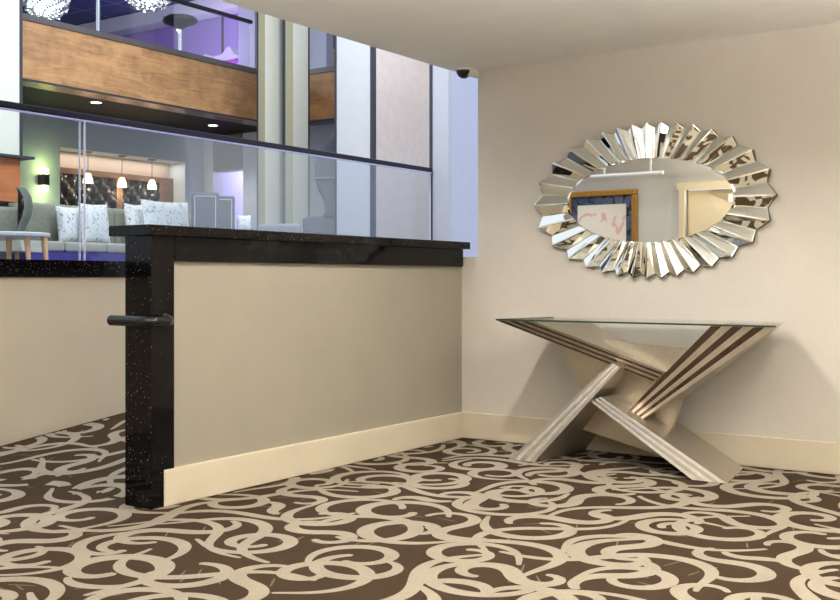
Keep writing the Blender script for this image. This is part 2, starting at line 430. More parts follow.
# granite cladding of the half wall
t = Thing('granite_ledge', 'black speckled granite ledge running along top of the half wall', 'ledge', (-3.65, 4.4, 1.085))
t.part('cap', MB().rbox(-3.785, -3.518, 3.078, 5.705, 1.194, 1.240, .003, 2), 'granite')
t.part('apron', MB().rbox(-3.74, -3.548, HY0+.132, 5.668, 1.085, 1.194, .002, 1), 'granite')
po = MB()
prof = [(3.119, 0), (3.205, 0), (3.205, .163), (3.250, .163), (3.250, 1.193), (3.119, 1.193)]
po.prism([(-3.552, y, z) for y, z in prof], [(-3.722, y, z) for y, z in prof])
tag(po.build('granite_end_post', 'granite', None, (-3.64, 3.16, 0)), 'black speckled granite post cladding the free end of the half wall', 'post')
t = Thing('handrail', 'short black round handrail wrapping the front of the granite post', 'handrail', (-3.65, 3.1, .81))
pts = []
def arc(cx, cy, r, a0, a1, z, n=7): return [(cx+r*math.cos(R(a0+(a1-a0)*i/n)), cy+r*math.sin(R(a0+(a1-a0)*i/n)), z) for i in range(n+1)]
ZR = .822
pts = [(-3.752, 3.066, ZR), (-3.745, 3.066, ZR)]+arc(-3.55, 3.104, .038, -90, 0, ZR)+[(-3.512, 3.17, ZR), (-3.518, 3.188, ZR), (-3.532, 3.198, ZR), (-3.551, 3.2, ZR)]
t.part('rail', MB().tube(pts, .0235, 14).lathe([(.002, -.016), (.013, -.013), (.020, -.006), (.0235, 0)], (-3.752, 3.066, ZR), 14, axis='x'), 'gloss', smooth=True)
t.part('flange', MB().lathe([(.03, 0), (.03, .006), (.022, .009)], (-3.551, 3.2, ZR), 16, axis='x'), 'black', smooth=True)
t.part('bracket', MB().tube([(-3.70, 3.07, ZR), (-3.70, 3.118, ZR)], .009), 'black', smooth=True)

# ================================================================= RAMP SIDE WALL WITH GLASS
XL = -5.40
struct('wall_left', MB().box(XL-.15, XL, .9, 8.15, -.05, 1.017), 'wallr')
struct('trim_2', MB().box(XL-.16, XL+.02, .9, 8.15, 1.017, 1.120), M['granite'])
t = Thing('glass_balustrade', 'frameless glass balustrade with dark top rail on the black sill', 'balustrade', (-5.45, 4.5, 1.12))
for a, b in ((.92, 4.215), (4.252, 8.135)):
    g = t.part('glass_panel', MB().box(-5.462, -5.450, a, b, 1.115, 2.0), 'glass')
    for yy in (a, b): MB().box(-5.4635, -5.4485, yy-.0018, yy+.0018, 1.116, 1.996).build('polished_edge', 'jointedge', g, t.loc)
rr = t.part('top_rail', MB().rbox(-5.485, -5.43, .92, 8.145, 1.999, 2.040, .008, 2), 'rail')
rl = MB().box(-5.478, -5.440, .92, 8.14, 1.993, 1.9988).build('led_strip', 'led', rr, t.loc); rl['label'] = 'violet lit strip along the underside of the rail'
# pale wall beyond the end of the ramp
struct('wall_ramp_end', MB().box(-5.46, -5.27, 8.16, 8.22, -.05, 6.2, 1).box(-5.39, -5.27, 8.22, 9.9, -.05, 6.2, 0).box(-5.34, -2.9, 9.9, 10.0, 0, 6.2, 0), ['paleblue', 'greyblue'])
struct('trim_3', MB().box(-5.475, -5.445, 8.15, 8.175, 1.12, 6.2), 'gap')

# ================================================================= LOUNGE SHELL
ZL = 1.10
struct('floor_lounge', MB().box(-13.6, XL-.15, 3.0, 13.6, ZL-.2, ZL), M['loungecarpet'])
XW = -11.4
NY0, NY1, NZ = 8.505, 10.64, 2.70
struct('wall_lounge', MB().box(XW-.4, XW, 3.0, NY0, ZL, 3.15).box(XW-.4, XW, NY1, 11.0, ZL, 3.15).box(XW-.4, XW, NY0, NY1, NZ, 3.15).box(XW-.4, XW-.32, NY0, NY1, ZL, NZ, 1), ['lounge', 'nichewall'])
struct('ceiling_lounge', MB().box(-13.5, -9.95, 3.0, 13.5, 3.1, 3.16), M['blacktile'])
struct('trim_4', MB().box(-9.96, -9.575, 3.0, 10.6, 3.095, 3.13), M['copper'])
struct('wall_lounge_end', MB().box(-11.41, -11.2, 11.0, 11.2, ZL, 3.1, 0).box(-11.2, -10.6, 11.0, 11.2, 2.585, 3.1, 1).box(-10.6, -5.9, 11.0, 11.2, ZL, 3.1, 2), ['white', 'brownpanel', 'paleblue'])
struct('wall_back_room', MB().box(-14, -9.6, 13.4, 13.55, ZL, 3.1).box(-11.25, -11.2, 11.2, 13.4, ZL, 2.9).box(-10.6, -10.55, 11.2, 13.4, ZL, 3.1), M['lav'])
# mezzanine slab, wood fascia
struct('floor_mezzanine', MB().box(-24, -9.6, 2.5, 14.0, 3.17, 3.4).box(-9.6, -3, 10.66, 14.0, 3.17, 3.4), M['dgrey'])
fa = struct('trim_5', MB().box(-9.66, -9.56, 2.5, 10.62, 3.09, 3.70), M['fascia'])
fa2 = struct('trim_6', MB().box(-9.56, -5.9, 10.6, 10.7, 3.09, 3.70), M['fascia2'])
struct('trim_7', MB().box(-9.70, -9.545, 2.5, 10.6, 3.70, 3.765).box(-9.545, -5.9, 10.585, 10.74, 3.70, 3.765), M['capgrey'])
struct('trim_8', MB().box(-9.58, -9.545, 2.5, 10.6, 3.075, 3.092).box(-9.545, -5.9, 10.585, 10.62, 3.075, 3.092), M['gap'])
struct('ceiling_mezzanine', MB().box(-24, -9.5, 2.5, 13.7, 6.0, 6.1).box(-9.5, -6, 10.6, 13.7, 6.0, 6.1), M['navytile'])
struct('trim_9', MB().box(-24, -6, 13.2, 13.55, 5.72, 5.98), M['white'])
pw = MB().box(-24, -6, 13.6, 13.75, 3.4, 6.0, 0)
for xx in (-12.35, -11.95, -11.45, -13.6): pw.box(xx-.02, xx+.02, 13.58, 13.62, 3.4, 5.72, 1)
struct('wall_mezzanine', pw, ['purple', 'gap'])
struct('wall_mezzanine_side', MB().box(-24.1, -24, 2.5, 13.7, 3.4, 6.1), M['purple'])
# tall clad columns of the atrium
def clad(name, x0, x1, y0, y1, z0, z1, ms, rv):
    return struct(name, MB().box(x0, x1, y0, y1, z0, z1), ms)
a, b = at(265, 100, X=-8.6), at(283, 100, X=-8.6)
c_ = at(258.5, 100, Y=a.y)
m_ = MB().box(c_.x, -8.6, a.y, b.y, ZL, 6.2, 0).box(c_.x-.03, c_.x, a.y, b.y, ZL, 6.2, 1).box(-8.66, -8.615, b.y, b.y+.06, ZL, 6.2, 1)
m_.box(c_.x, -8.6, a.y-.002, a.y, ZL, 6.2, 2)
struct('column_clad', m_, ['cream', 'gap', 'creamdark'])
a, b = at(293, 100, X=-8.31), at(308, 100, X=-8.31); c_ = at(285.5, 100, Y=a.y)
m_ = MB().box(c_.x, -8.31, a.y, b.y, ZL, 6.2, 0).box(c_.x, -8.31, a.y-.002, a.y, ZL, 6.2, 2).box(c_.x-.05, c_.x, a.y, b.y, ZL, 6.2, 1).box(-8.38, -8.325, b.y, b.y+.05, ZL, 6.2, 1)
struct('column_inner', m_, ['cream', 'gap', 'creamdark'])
a = at(373.5, 100, d=11); b = at(431, 100, X=a.x); c_ = at(336, 100, Y=a.y)
m_ = MB().box(c_.x, a.x, a.y, b.y+.4, ZL, 6.2, 0).box(a.x, a.x+.006, a.y+.03, b.y+.4, ZL, 6.2, 2).box(a.x-.035, a.x+.012, a.y-.012, a.y+.03, ZL, 6.2, 1).box(c_.x-.012, c_.x+.01, a.y-.012, a.y+.02, ZL, 6.2, 1)
struct('column_pier', m_, ['white', 'gap', 'pinkstone'])
a = at(20, 100, X=-9.3)
m_ = MB().box(-9.8, -9.3, 4.2, a.y, 2.24, 6.2, 0).box(-9.82, -9.285, a.y-.005, a.y+.02, 2.24, 6.2, 1).box(-9.82, -9.2, 4.2, a.y+.1, 2.215, 2.24, 1)
m_.box(-9.8, -9.28, 4.2, a.y-.01, 1.78, 2.215, 2).box(-9.8, -9.4, 4.2, a.y-.06, ZL, 1.78, 1)
struct('column_left', m_, ['cream', 'gap', 'orange'])
# pale uprights on the mezzanine seen over the fascia
struct('column_mezzanine', MB().box(-10.60, -10.28, 10.9, 11.2, 3.4, 6.0, 0).box(-9.85, -9.31, 11.3, 11.45, 3.4, 6.0, 0).box(-9.52, -9.36, 11.5, 11.6, 3.4, 4.25, 1).box(-10, -7.5, 12.3, 12.4, 3.4, 6, 2), ['paleblue', 'doorp', 'dgrey'])

# ================================================================= SUNBURST MIRROR
MX, MZ = -2.309, 1.451
t = Thing('sunburst_mirror', 'large oval wall mirror framed by pleated mirrored fins above the console table', 'mirror', (MX, YB, MZ))
AO, BO, AI, BI = .722, .440, .507, .243
def ell(phi, a, b):
    c, s = math.cos(phi), math.sin(phi); r = a*b/math.sqrt((b*c)**2+(a*s)**2); return r*c, r*s
def mp(phi, a, b, k, yy):
    x, z = ell(phi, a, b); return Vector((MX+x*k, YB-yy, MZ+z*k))
t.part('backing', MB().prism([mp(2*math.pi*i/64, AO, BO, .93, .012) for i in range(64)], [mp(2*math.pi*i/64, AO, BO, .93, 0) for i in range(64)]), 'mirrorback')
NF = 32
H_TIP, H_VAL = .045, .020
for k in range(NF):
    ph = 2*math.pi*k/NF+math.pi/2; hp = math.pi/NF
    iL, iT, iR = mp(ph-hp, AI, BI, .975, H_VAL), mp(ph, AI, BI, .975, H_TIP-.002), mp(ph+hp, AI, BI, .975, H_VAL)
    oL, oT, oR = mp(ph-hp, AO, BO, .94, H_VAL), mp(ph, AO, BO, 1.0, H_TIP), mp(ph+hp, AO, BO, .94, H_VAL)
    f = MB()
    def facet(a, b, c, d):
        P = [a, b, c, d]; cen = sum(P, Vector())/4; nrm = (b-a).cross(d-a).normalized()
        if nrm.y > 0: nrm = -nrm
        ins = []
        for i in range(4):
            e1 = (P[(i-1) % 4]-P[i]).normalized(); e2 = (P[(i+1) % 4]-P[i]).normalized()
            s = abs(e1.cross(e2).length); ins.append(P[i]+(e1+e2)*(.0042/max(s, .25))+nrm*.0016)
        f.quadface(ins, 0)
        for i in range(4): j = (i+1) % 4; f.quadface([P[i], P[j], ins[j], ins[i]], 0)
    facet(iL, oL, oT, iT); facet(iT, oT, oR, iR)
    bk = lambda p: Vector((p.x, YB-.006, p.z))
    f.quadface([oL, oT, bk(oT), bk(oL)], 1); f.quadface([oT, oR, bk(oR), bk(oT)], 1)
    f.quadface([iL, iT, bk(iT), bk(iL)], 1); f.quadface([iT, iR, bk(iR), bk(iT)], 1)
    f.quadface([bk(iL), bk(iT), bk(oT), bk(oL)], 1); f.quadface([bk(iT), bk(iR), bk(oR), bk(oT)], 1)
    t.part('mirror_fin', f, ['mirror', 'mirrorback'])
n = 96
g = MB()
rim = [mp(2*math.pi*i/n, AI, BI, 1.0, .030) for i in range(n)]; inn = [mp(2*math.pi*i/n, AI, BI, .975, .034) for i in range(n)]
g.quadface(inn, 0)
for i in range(n): j = (i+1) % n; g.quadface([rim[i], rim[j], inn[j], inn[i]], 0)
bkr = [mp(2*math.pi*i/n, AI, BI, 1.0, .022) for i in range(n)]
for i in range(n): j = (i+1) % n; g.quadface([rim[j], rim[i], bkr[i], bkr[j]], 0)
g.quadface(bkr[::-1], 0)
t.part('mirror_glass', g, 'mirror', label='oval bevelled mirror glass in the middle')

# ================================================================= CONSOLE TABLE
YF, YK, CX = 5.12, 5.60, -2.21
t = Thing('console_table', 'metallic console table with glass top and crossed striped planks below the mirror', 'table', (CX, 5.4, 0))
def back(p): return Vector((CX+(p.x-CX)*.87, YK, p.z))
def plank(name, a0, a1, b0, b1, ya, yb_, ns, first, stripes=('bronze', 'champl')):
    """a0,a1: the two corners of one end (pixels of the photo) at depth ya; b0,b1 the other end at yb_"""
    A0, A1, B0, B1 = at(*a0, Y=ya), at(*a1, Y=ya), at(*b0, Y=yb_), at(*b1, Y=yb_)
    for p in (A0, A1):
        if p.z < .05: p.z = 0.0
        if p.z > .7: p.z = .772
    m = MB()
    for i in range(ns):
        t0, t1 = i/ns, (i+1)/ns
        m.quadface([A0.lerp(A1, t0), A0.lerp(A1, t1), B0.lerp(B1, t1), B0.lerp(B1, t0)], (i+first) % 2)
    for p, q in ((A0, B0), (A1, B1), (A0, A1), (B0, B1)): m.quadface([p, q, back(q), back(p)], 2)
    m.quadface([back(A0), back(A1), back(B1), back(B0)], 2)
    bm_o = t.part(name, m, [*stripes, 'champ'])
    return bm_o
plank('plank', (497, 320.5), (534, 321), (653, 381), (666, 372), YF, 5.34, 6, 0, ('bronze', 'champ'))
plank('plank', (711, 326), (776, 326.5), (627, 412), (641, 420), YF, 5.28, 6, 0)
plank('leg', (509, 460), (534, 462), (611.5, 363), (620, 367.5), YF, 5.22, 5, 0, ('silver', 'silverl'))
plank('leg', (692, 482), (727, 483), (590, 401), (601, 397), YF, 5.21, 5, 1, ('silver', 'silverl'))
fr = [at(*p, Y=5.40) for p in ((552, 335), (697, 349), (663, 456), (566, 424), (583, 392))]
t.part('back_panel', MB().prism(fr, [p+Vector((0, .04, 0)) for p in fr]), 'champ')
gl = [Vector((-2.985, YF-.01, 0)), Vector((-1.438, YF-.01, 0)), Vector((CX+.772*.87, YK+.02, 0)), Vector((CX-.775*.87, YK+.02, 0))]
gm = MB().prism([p+Vector((0, 0, .782)) for p in gl], [p+Vector((0, 0, .773)) for p in gl])
gm.mi[2] = 1; gm.mi[5] = 1
t.part('glass_top', gm, ['tableglass', 'glassedge'])

# ================================================================= FOYER FIXTURES
t = Thing('security_camera', 'small black dome security camera under the ceiling corner', 'camera', (-3.50, 5.60, ZC))
t.part('mount', MB().lathe([(.052, -.014), (.058, -.008), (.058, 0)], (-3.50, 5.60, ZC), 24).box(-3.47, -3.445, 5.59, 5.685, ZC-.05, ZC-.004), 'plastic', smooth=True)
t.part('dome', MB().lathe([(.004, -.062), (.02, -.058), (.034, -.048), (.045, -.032), (.049, -.014)], (-3.50, 5.60, ZC), 24), 'black', smooth=True)
def spot(name, loc, power, col, angle=150, blend=.6, r=.06, rot=(0, 0, 0)):
    l = bpy.data.lights.new(name, 'SPOT'); l.energy = power; l.color = col; l.spot_size = R(angle); l.spot_blend = blend; l.shadow_soft_size = r
    o = bpy.data.objects.new(name, l); COL.objects.link(o); o.location = loc; o.rotation_euler = rot; return o
def point(name, loc, power, col, r=.05):
    r = .012
    l = bpy.data.lights.new(name, 'POINT'); l.energy = power; l.color = col; l.shadow_soft_size = r
    o = bpy.data.objects.new(name, l); COL.objects.link(o); o.location = loc; return o
WARM = (1, .975, .93)
def downlight(x, y, z, label, group, mat='lamp', r=.07):
    t = Thing('recessed_downlight', label, 'light', (x, y, z), group)
    t.part('trim_ring', MB().lathe([(r, 0), (r*1.25, 0), (r*1.25, -.006), (r, -.010), (r, 0)], (x, y, z), 24), 'plastic', smooth=True)
    t.part('lens', MB().lathe([(r*.98, -.004), (r*.98, -.001)], (x, y, z), 24), mat)
    return t
for x, y, p, lb in ((-2.35, 3.95, 125, 'round recessed downlight in the foyer ceiling left of the mirror'), (-.55, 3.9, 50, 'round recessed downlight in the foyer ceiling right of the mirror')):
    downlight(x, y, ZC, lb, 'foyer ceiling downlights')
    spot('foyer_lamp', (x, y, ZC-.03), p, WARM)
for x, y, p, lb in ((-2.35, 1.12, 190, 'black uplight floor lamp in the foyer beside the doorway'), (.1, 2.6, 470, 'black uplight floor lamp in the foyer facing the console table'),
                    (1.9, 3.6, 250, 'black uplight floor lamp in the foyer by the right wall'), (1.0, -.2, 200, 'black uplight floor lamp in the foyer near the rear wall')):
    t = Thing('floor_lamp', lb, 'lamp', (x, y, 0), 'foyer uplight floor lamps')  # added uplight, out of view, to brighten the ceiling and upper walls
    t.part('base', MB().lathe([(.15, .001), (.15, .02), (.03, .035)], (x, y, 0), 28), 'black', smooth=True)
    t.part('pole', MB().tube([(x, y, .03), (x, y, 1.19)], .012, 10), 'black', smooth=True)
    t.part('lamp_shade', MB().lathe([(.02, 1.18), (.09, 1.20), (.15, 1.26), (.17, 1.30), (.162, 1.30), (.142, 1.268), (.09, 1.225), (.02, 1.21)], (x, y, 0), 28), 'black', smooth=True)
    t.part('lens', MB().lathe([(.13, 1.262), (.13, 1.268)], (x, y, 0), 24), 'lamp')
    spot('uplight', (x, y, 1.31), p, (1, .985, .95), 168, .5, .06, (math.pi, 0, 0))
t = Thing('bar_lamp', 'long white bar lamp hanging under the ceiling, reflected in the mirror', 'lamp', (-4.3, 1.3, ZC))
t.part('bar', MB().tube([(-4.70, 1.3, 2.07), (-3.92, 1.3, 2.07)], .018, 12), 'plastic', smooth=True)
for xx in (-4.55, -4.05): t.part('hanger', MB().box(xx-.008, xx+.008, 1.292, 1.308, 2.08, ZC), 'plastic')
t = Thing('framed_picture', 'gilt framed watercolour with navy mat, reflected in the mirror', 'picture', (-4.76, .9, .95))
x0, x1, z0, z1 = -5.17, -4.35, .93, 1.955; w = .06
fm = MB()
for (a, b, c, d) in ((x0, x1, z1-w, z1), (x0, x1, z0, z0+w), (x0, x0+w, z0+w, z1-w), (x1-w, x1, z0+w, z1-w)): fm.rbox(a, b, .902, .945, c, d, .01, 2)
t.part('frame', fm, 'goldframe')
t.part('mat', MB().box(x0+w, x1-w, .902, .912, z0+w, z1-w), 'mat')
t.part('print', MB().box(x0+w+.07, x1-w-.07, .912, .916, z0+w+.08, z1-w-.09), 'art')

# ================================================================= LOUNGE FURNITURE
def pillow(x, y, z, w, h, th, rz, tilt, label, mat='pillow', group='floral pillows on the sofa'):
    N = 14; m = MB()
    def P(i, j, s):
        a, b = i/N*2-1, j/N*2-1
        pr = (max(0, 1-abs(a)**2.4)*max(0, 1-abs(b)**2.4))**.42
        pinch = 1-.07*(1-abs(a)**2)*abs(b)**2; pin2 = 1-.07*(1-abs(b)**2)*abs(a)**2
        return Vector((s*th/2*pr, a*w/2*pin2, h/2+b*h/2*pinch))
    for s in (1, -1):
        base = len(m.v)
        for i in range(N+1):
            for j in range(N+1): m.v.append(tuple(P(i, j, s)))
        for i in range(N):
            for j in range(N):
                q = (base+i*(N+1)+j, base+(i+1)*(N+1)+j, base+(i+1)*(N+1)+j+1, base+i*(N+1)+j+1)
                m.f.append(q); m.mi.append(0)
    rot = Matrix.Rotation(rz, 4, 'Z') @ Matrix.Rotation(-tilt, 4, 'Y')
    m.v = [tuple(rot @ Vector(v)+Vector((x, y, z))) for v in m.v]
    o = m.build('pillow', mat, None, (x, y, z), True)
    return tag(o, label, 'pillow', group)
# sofa: long bench along the lounge wall
sx = -10.1
ys0 = at(26, 245, X=sx).y; ys1 = 10.35
zs, zt = 1.44, 1.93
t = Thing('sofa', 'long sage grey sofa along the far lounge wall behind the glass', 'sofa', ((-10.5), (ys0+ys1)/2, ZL))
t.part('plinth', MB().box(-11.1, sx+.03, ys0+.02, ys1-.02, ZL, 1.315), 'plinth', label='violet blue plinth under the seat')
yy = [ys0, at(66, 245, X=sx).y, at(108, 245, X=sx).y, 8.6, 9.45, ys1]
for a, b in zip(yy, yy[1:]): t.part('seat_cushion', MB().rbox(-11.0, sx, a+.004, b-.004, 1.315, zs, .035, 3), 'sofafab', smooth=True)
for a, b in zip((7.35, 8.05, 8.85, 9.6), (8.05, 8.85, 9.6, ys1)): t.part('back_cushion', MB().rbox(-10.99, -10.72, a+.004, b-.004, zs-.01, zt-.04, .06, 3), 'sofadark', smooth=True)
t.part('back_frame', MB().rbox(-11.12, -10.98, 7.3, ys1, zs-.1, zt, .03, 2), 'sofafab', smooth=True)
t.part('low_back', MB().rbox(-11.1, -10.85, ys0, 7.28, zs-.02, zs+.13, .05, 3), 'sofadark', smooth=True)
def pill(px0, px1, ytop, X, label, **k):
    a, b = at(px0, 230, X=X), at(px1, 230, X=X); zt_ = at((px0+px1)/2, ytop, X=X).z
    pillow(X-.02, (a.y+b.y)/2, zs+.005, (b.y-a.y)*1.0, zt_-zs, .16, k.get('rz', 0), k.get('tilt', .16), label)
pill(60, 85, 206, -10.50, 'white floral pillow leaning on the sofa left of the glass joint')
pill(83, 112, 203, -10.33, 'white floral pillow on the sofa just right of the glass joint')
pill(129, 150, 203, -10.49, 'white floral pillow on the sofa, half hidden behind a wider one')
pill(146, 194, 200, -10.26, 'widest white floral pillow on the sofa beside the grey chair')
# tufted booth back inside the niche
t = Thing('booth_back', 'dark tufted leather booth back framed in wood inside the lit niche', 'booth', (XW-.25, (NY0+NY1)/2, ZL))
zb0, zb1 = 1.6, 2.40
fr_ = MB().box(XW-.32, XW-.24, NY0+.005, NY1-.005, 2.40, 2.475).box(XW-.32, XW-.24, NY0+.005, NY1-.005, zb0-.1, zb0)
e = [NY0+.02, at(114, 190, X=XW-.3).y, at(120, 190, X=XW-.3).y, NY1-.25]
fr_.box(XW-.32, XW-.24, e[1], e[2], zb0, zb1).box(XW-.32, XW-.24, e[3], NY1-.005, zb0, zb1)
t.part('wood_frame', fr_, 'boothwood')
for a, b in ((e[0], e[1]), (e[2], e[3])):
    m = MB(); NA, NB = 44, 36
    for i in range(NA+1):
        for j in range(NB+1):
            y_, z_ = a+(b-a)*i/NA, zb0+(zb1-zb0)*j/NB
            u_, v_ = (y_/.22), (z_/.26)
            h_ = abs(math.sin(math.pi*(u_+v_)/1))*abs(math.sin(math.pi*(u_-v_)/1))
            m.v.append((XW-.30+.07*h_**.5, y_, z_))
    for i in range(NA):
        for j in range(NB):
            q = i*(NB+1)+j; m.f.append((q, q+NB+1, q+NB+2, q+1)); m.mi.append(0)
    o = t.part('tufted_panel', m, 'leather', smooth=True)
# pendant lamps
PG = 'pendant lamps in the niche'
for k, (px, pb, lb) in enumerate(((88, 183, 'small glowing pendant lamp, first from the wall sconce'), (122, 187, 'small glowing pendant lamp, middle one of the niche'), (152, 189, 'small glowing pendant lamp nearest the grey nailhead chairs'))):
    p = at(px, pb, X=XW-.12); x, y, z = p
    t = Thing('pendant_lamp', lb, 'lamp', (x, y, NZ), PG)
    t.part('canopy', MB().lathe([(.05, -.015), (.055, 0)], (x, y, NZ), 16), 'dgrey', smooth=True)
    t.part('cord', MB().tube([(x, y, NZ-.01), (x, y, z+.12)], .005, 6), 'dgrey')
    t.part('lamp_shade', MB().lathe([(.028, .13), (.04, .11), (.062, .05), (.066, 0), (.060, .0), (.05, .06), (.02, .11)], (x, y, z), 18), 'bulb', smooth=True)
    point('pendant_light', (x+.03, y, z-.04), 2.6, (1, .78, .5), .05)
# sconce
p = at(42, 180, X=XW+.02); x, y, z = p
t = Thing('wall_sconce', 'black up and down wall sconce glowing yellow green on the lounge wall', 'lamp', (XW, y, z))
t.part('body', MB().box(XW, XW+.11, y-.045, y+.045, z-.07, z+.07), 'black')
t.part('glass_end', MB().box(XW+.02, XW+.10, y-.035, y+.035, z+.07, z+.135), 'sglow'); t.part('glass_end', MB().box(XW+.02, XW+.10, y-.035, y+.035, z-.135, z-.07), 'sglow')
point('sconce_up', (XW+.16, y, z+.2), 1.5, (.85, 1, .35), .04); point('sconce_down', (XW+.16, y, z-.2), 1.5, (.85, 1, .35), .04)
# coffee table
c0 = at(10, 235, d=8.9); x, y = c0.x, c0.y; zt2 = at(10, 233, d=8.9).z
t = Thing('coffee_table', 'round pale coffee table on splayed wooden legs behind the glass', 'table', (x, y, ZL))
t.part('table_top', MB().lathe([(.305, zt2-.035), (.32, zt2-.028), (.325, zt2-.006), (.318, zt2)], (x, y, 0), 36), 'white', smooth=True)
for px in (10, 28, 45):
    q = at(px-1, 237, d=8.9-(.12 if px == 28 else 0)); q2 = at(px+(2 if px == 45 else -1 if px == 10 else 1), 258, d=8.9-(.14 if px == 28 else 0))
    t.part('leg', MB().tube([(q.x, q.y, zt2-.035), (q2.x, q2.y, ZL)], .026, 10, r1=.016), 'ash', smooth=True)
# wing armchair at the frame's left edge
def outline_part(t, name, pix, d, depth, mat, bev=.03, smooth=True, dirv=None):
    """upholstered body whose outline is seen in the photo; real depth along the view's ground direction"""
    P = [at(px, py, d=d) for px, py in pix]
    dv = Vector((-SA, CA, 0))*depth if dirv is None else dirv*depth
    bm = bmesh.new(); vs = [bm.verts.new(p) for p in P]; f = bm.faces.new(vs)
    ret = bmesh.ops.extrude_face_region(bm, geom=[f]); bmesh.ops.translate(bm, vec=dv, verts=[v for v in ret['geom'] if isinstance(v, bmesh.types.BMVert)])
    bmesh.ops.recalc_face_normals(bm, faces=bm.faces[:])
    rimE = [e for e in bm.edges if len(e.link_faces) == 2 and any(len(fc.verts) > 4 for fc in e.link_faces)]
    bmesh.ops.bevel(bm, geom=rimE, offset=bev, segments=3, affect='EDGES', profile=.5)
    m = MB().addbm(bm); return t.part(name, m, mat, smooth=smooth)
b0 = at(5, 258, d=9.7)
t = Thing('wing_chair', 'grey green wing chair behind the coffee table at the left edge', 'chair', (b0.x, b0.y, ZL))
floor_py = lambda d: HOR-(ZL-1)*FPX/d
outline_part(t, 'backrest', [(-24, 205), (4, 206.5), (20, 207.5), (22, 214), (16, 232), (14, 243), (-24, 243)], 9.9, .16, 'sofadark', .04)
outline_part(t, 'wing', [(14, 187), (20, 187), (25, 196), (26.5, 207), (24, 217), (19, 227), (16, 242), (13, 242), (15, 228), (20, 215), (22, 205), (20, 196)], 9.68, .18, 'wingfab', .02)
outline_part(t, 'seat', [(-24, 242), (20, 240), (22, 251), (-24, 252)], 9.4, .5, 'sofafab', .03)
for px in (-18, 17): t.part('leg', MB().tube([at(px, 251, d=9.6), (*at(px, 251, d=9.6).xy, ZL)], .022, 8, r1=.014), 'ash')
# dining chairs with nailhead backs
def nail_chair(p0, ztop, rz, label, hw=.20):
    t = Thing('dining_chair', label, 'chair', (p0.x, p0.y, ZL), 'grey nailhead chairs', rz); t.local = True
    H = ztop-ZL
    t.part('backrest', MB().rbox(-.035, .035, -hw, hw, .38, H, .02, 3), 'greyfab', smooth=True)
    nb = MB()
    for (a, b, c, d) in ((-hw+.03, -hw+.038, .42, H-.035), (hw-.038, hw-.03, .42, H-.035), (-hw+.03, hw-.03, H-.043, H-.035)): nb.box(.034, .041, a, b, c, d)
    t.part('nailhead_trim', nb, 'dchrome')
    t.part('seat', MB().rbox(-.46, -.02, -hw-.01, hw+.01, .33, .43, .03, 3), 'greyfab', smooth=True)
    for sx_, sy_ in ((-.42, -.17), (-.42, .17), (-.02, -.17), (-.02, .17)): t.part('leg', MB().tube([(sx_, sy_, .35), (sx_*1.02, sy_*1.05, 0)], .02, 8, r1=.014), 'black')
    return t
ztop = at(206, 192.5, d=10.4).z
nail_chair(at(205.5, 200, d=10.4), ztop, R(-48), 'grey dining chair with silver nailhead back, beside the pillows', .135)
nail_chair(at(218, 200, d=11.1), at(225, 196, d=11.1).z, R(-44), 'grey nailhead dining chair, the right one of the pair', .175)
# low lounge chair with cushion, low bench back
b0 = at(243, 230, d=11.4)
t = Thing('lounge_chair', 'low dark grey lounge chair right of the nailhead chairs', 'chair', (b0.x, b0.y, ZL))
outline_part(t, 'backrest', [(237, 217), (240, 221), (246, 227), (250, 229), (250, 243), (237, 243)], 11.4, .5, 'greyfab', .02)
outline_part(t, 'base', [(237, 232.5), (252, 232.5), (252, floor_py(11.0)), (237, floor_py(11.0))], 11.0, .35, 'greyfab', .02)
b0 = at(244.5, 231, d=11.1)
pillow(b0.x, b0.y, at(244, 232, d=11.1).z, .15, .18, .1, R(-34), .1, 'small round pale blue cushion on the low lounge chair', group=None)
b0 = at(279, 240, d=10.4)
t = Thing('tub_chair', 'low grey tub chair in front of the cream columns', 'chair', (b0.x, b0.y, ZL))
outline_part(t, 'backrest', [(257, 226), (260, 223.5), (297, 223.5), (300, 226), (299, 246), (258, 246)], 10.4, .12, 'greyfabl', .03)
outline_part(t, 'seat', [(258, 245), (299, 245), (299, 256), (258, 256)], 10.4, .5, 'greyfabl', .03)
for px in (261, 296): t.part('leg', MB().tube([at(px, 255, d=10.5), (*at(px, 255, d=10.5).xy, ZL)], .02, 8), 'black')
# tall hooded porter chair
b0 = at(325, 240, d=11.7)
t = Thing('porter_chair', 'tall hooded grey porter chair beside the white pier', 'chair', (b0.x, b0.y, ZL))
hood = [(336, 135), (330, 137), (324, 142), (319, 150), (316, 158), (314.5, 168), (314.5, 178), (317, 188), (321, 196), (324, 203), (325, 211), (322, 217), (345, 218), (350, 170), (346, 138)]
outline_part(t, 'hood', hood, 11.7, .5, 'greyfab', .05)
outline_part(t, 'arm', [(302.5, 219), (306, 216.5), (322, 216), (325, 218), (345, 218), (345, 244), (302.5, 244)], 11.66, .55, 'greyfab', .03)
outline_part(t, 'piping', [(315.2, 177.3), (338, 176.4), (338, 178.0), (315.4, 178.8)], 11.675, .02, 'greyfabl', .002)
outline_part(t, 'base', [(304, 243), (345, 243), (345, floor_py(11.66)), (304, floor_py(11.66))], 11.66, .5, 'greyfab', .02)
# lobby downlights
for px, py, lb in ((96, 102, 'lit downlight in the black soffit, leftmost of three'), (213, 125, 'lit downlight in the black soffit, middle of three'), (232, 135.5, 'dim downlight in the black soffit next to the white pilaster')):
    p = at(px, py, Z=3.1); downlight(p.x, p.y, 3.1, lb, 'soffit downlights', 'lampw', .06); spot('soffit_lamp', (p.x, p.y, 3.07), 40, (1, .95, .9), 120)

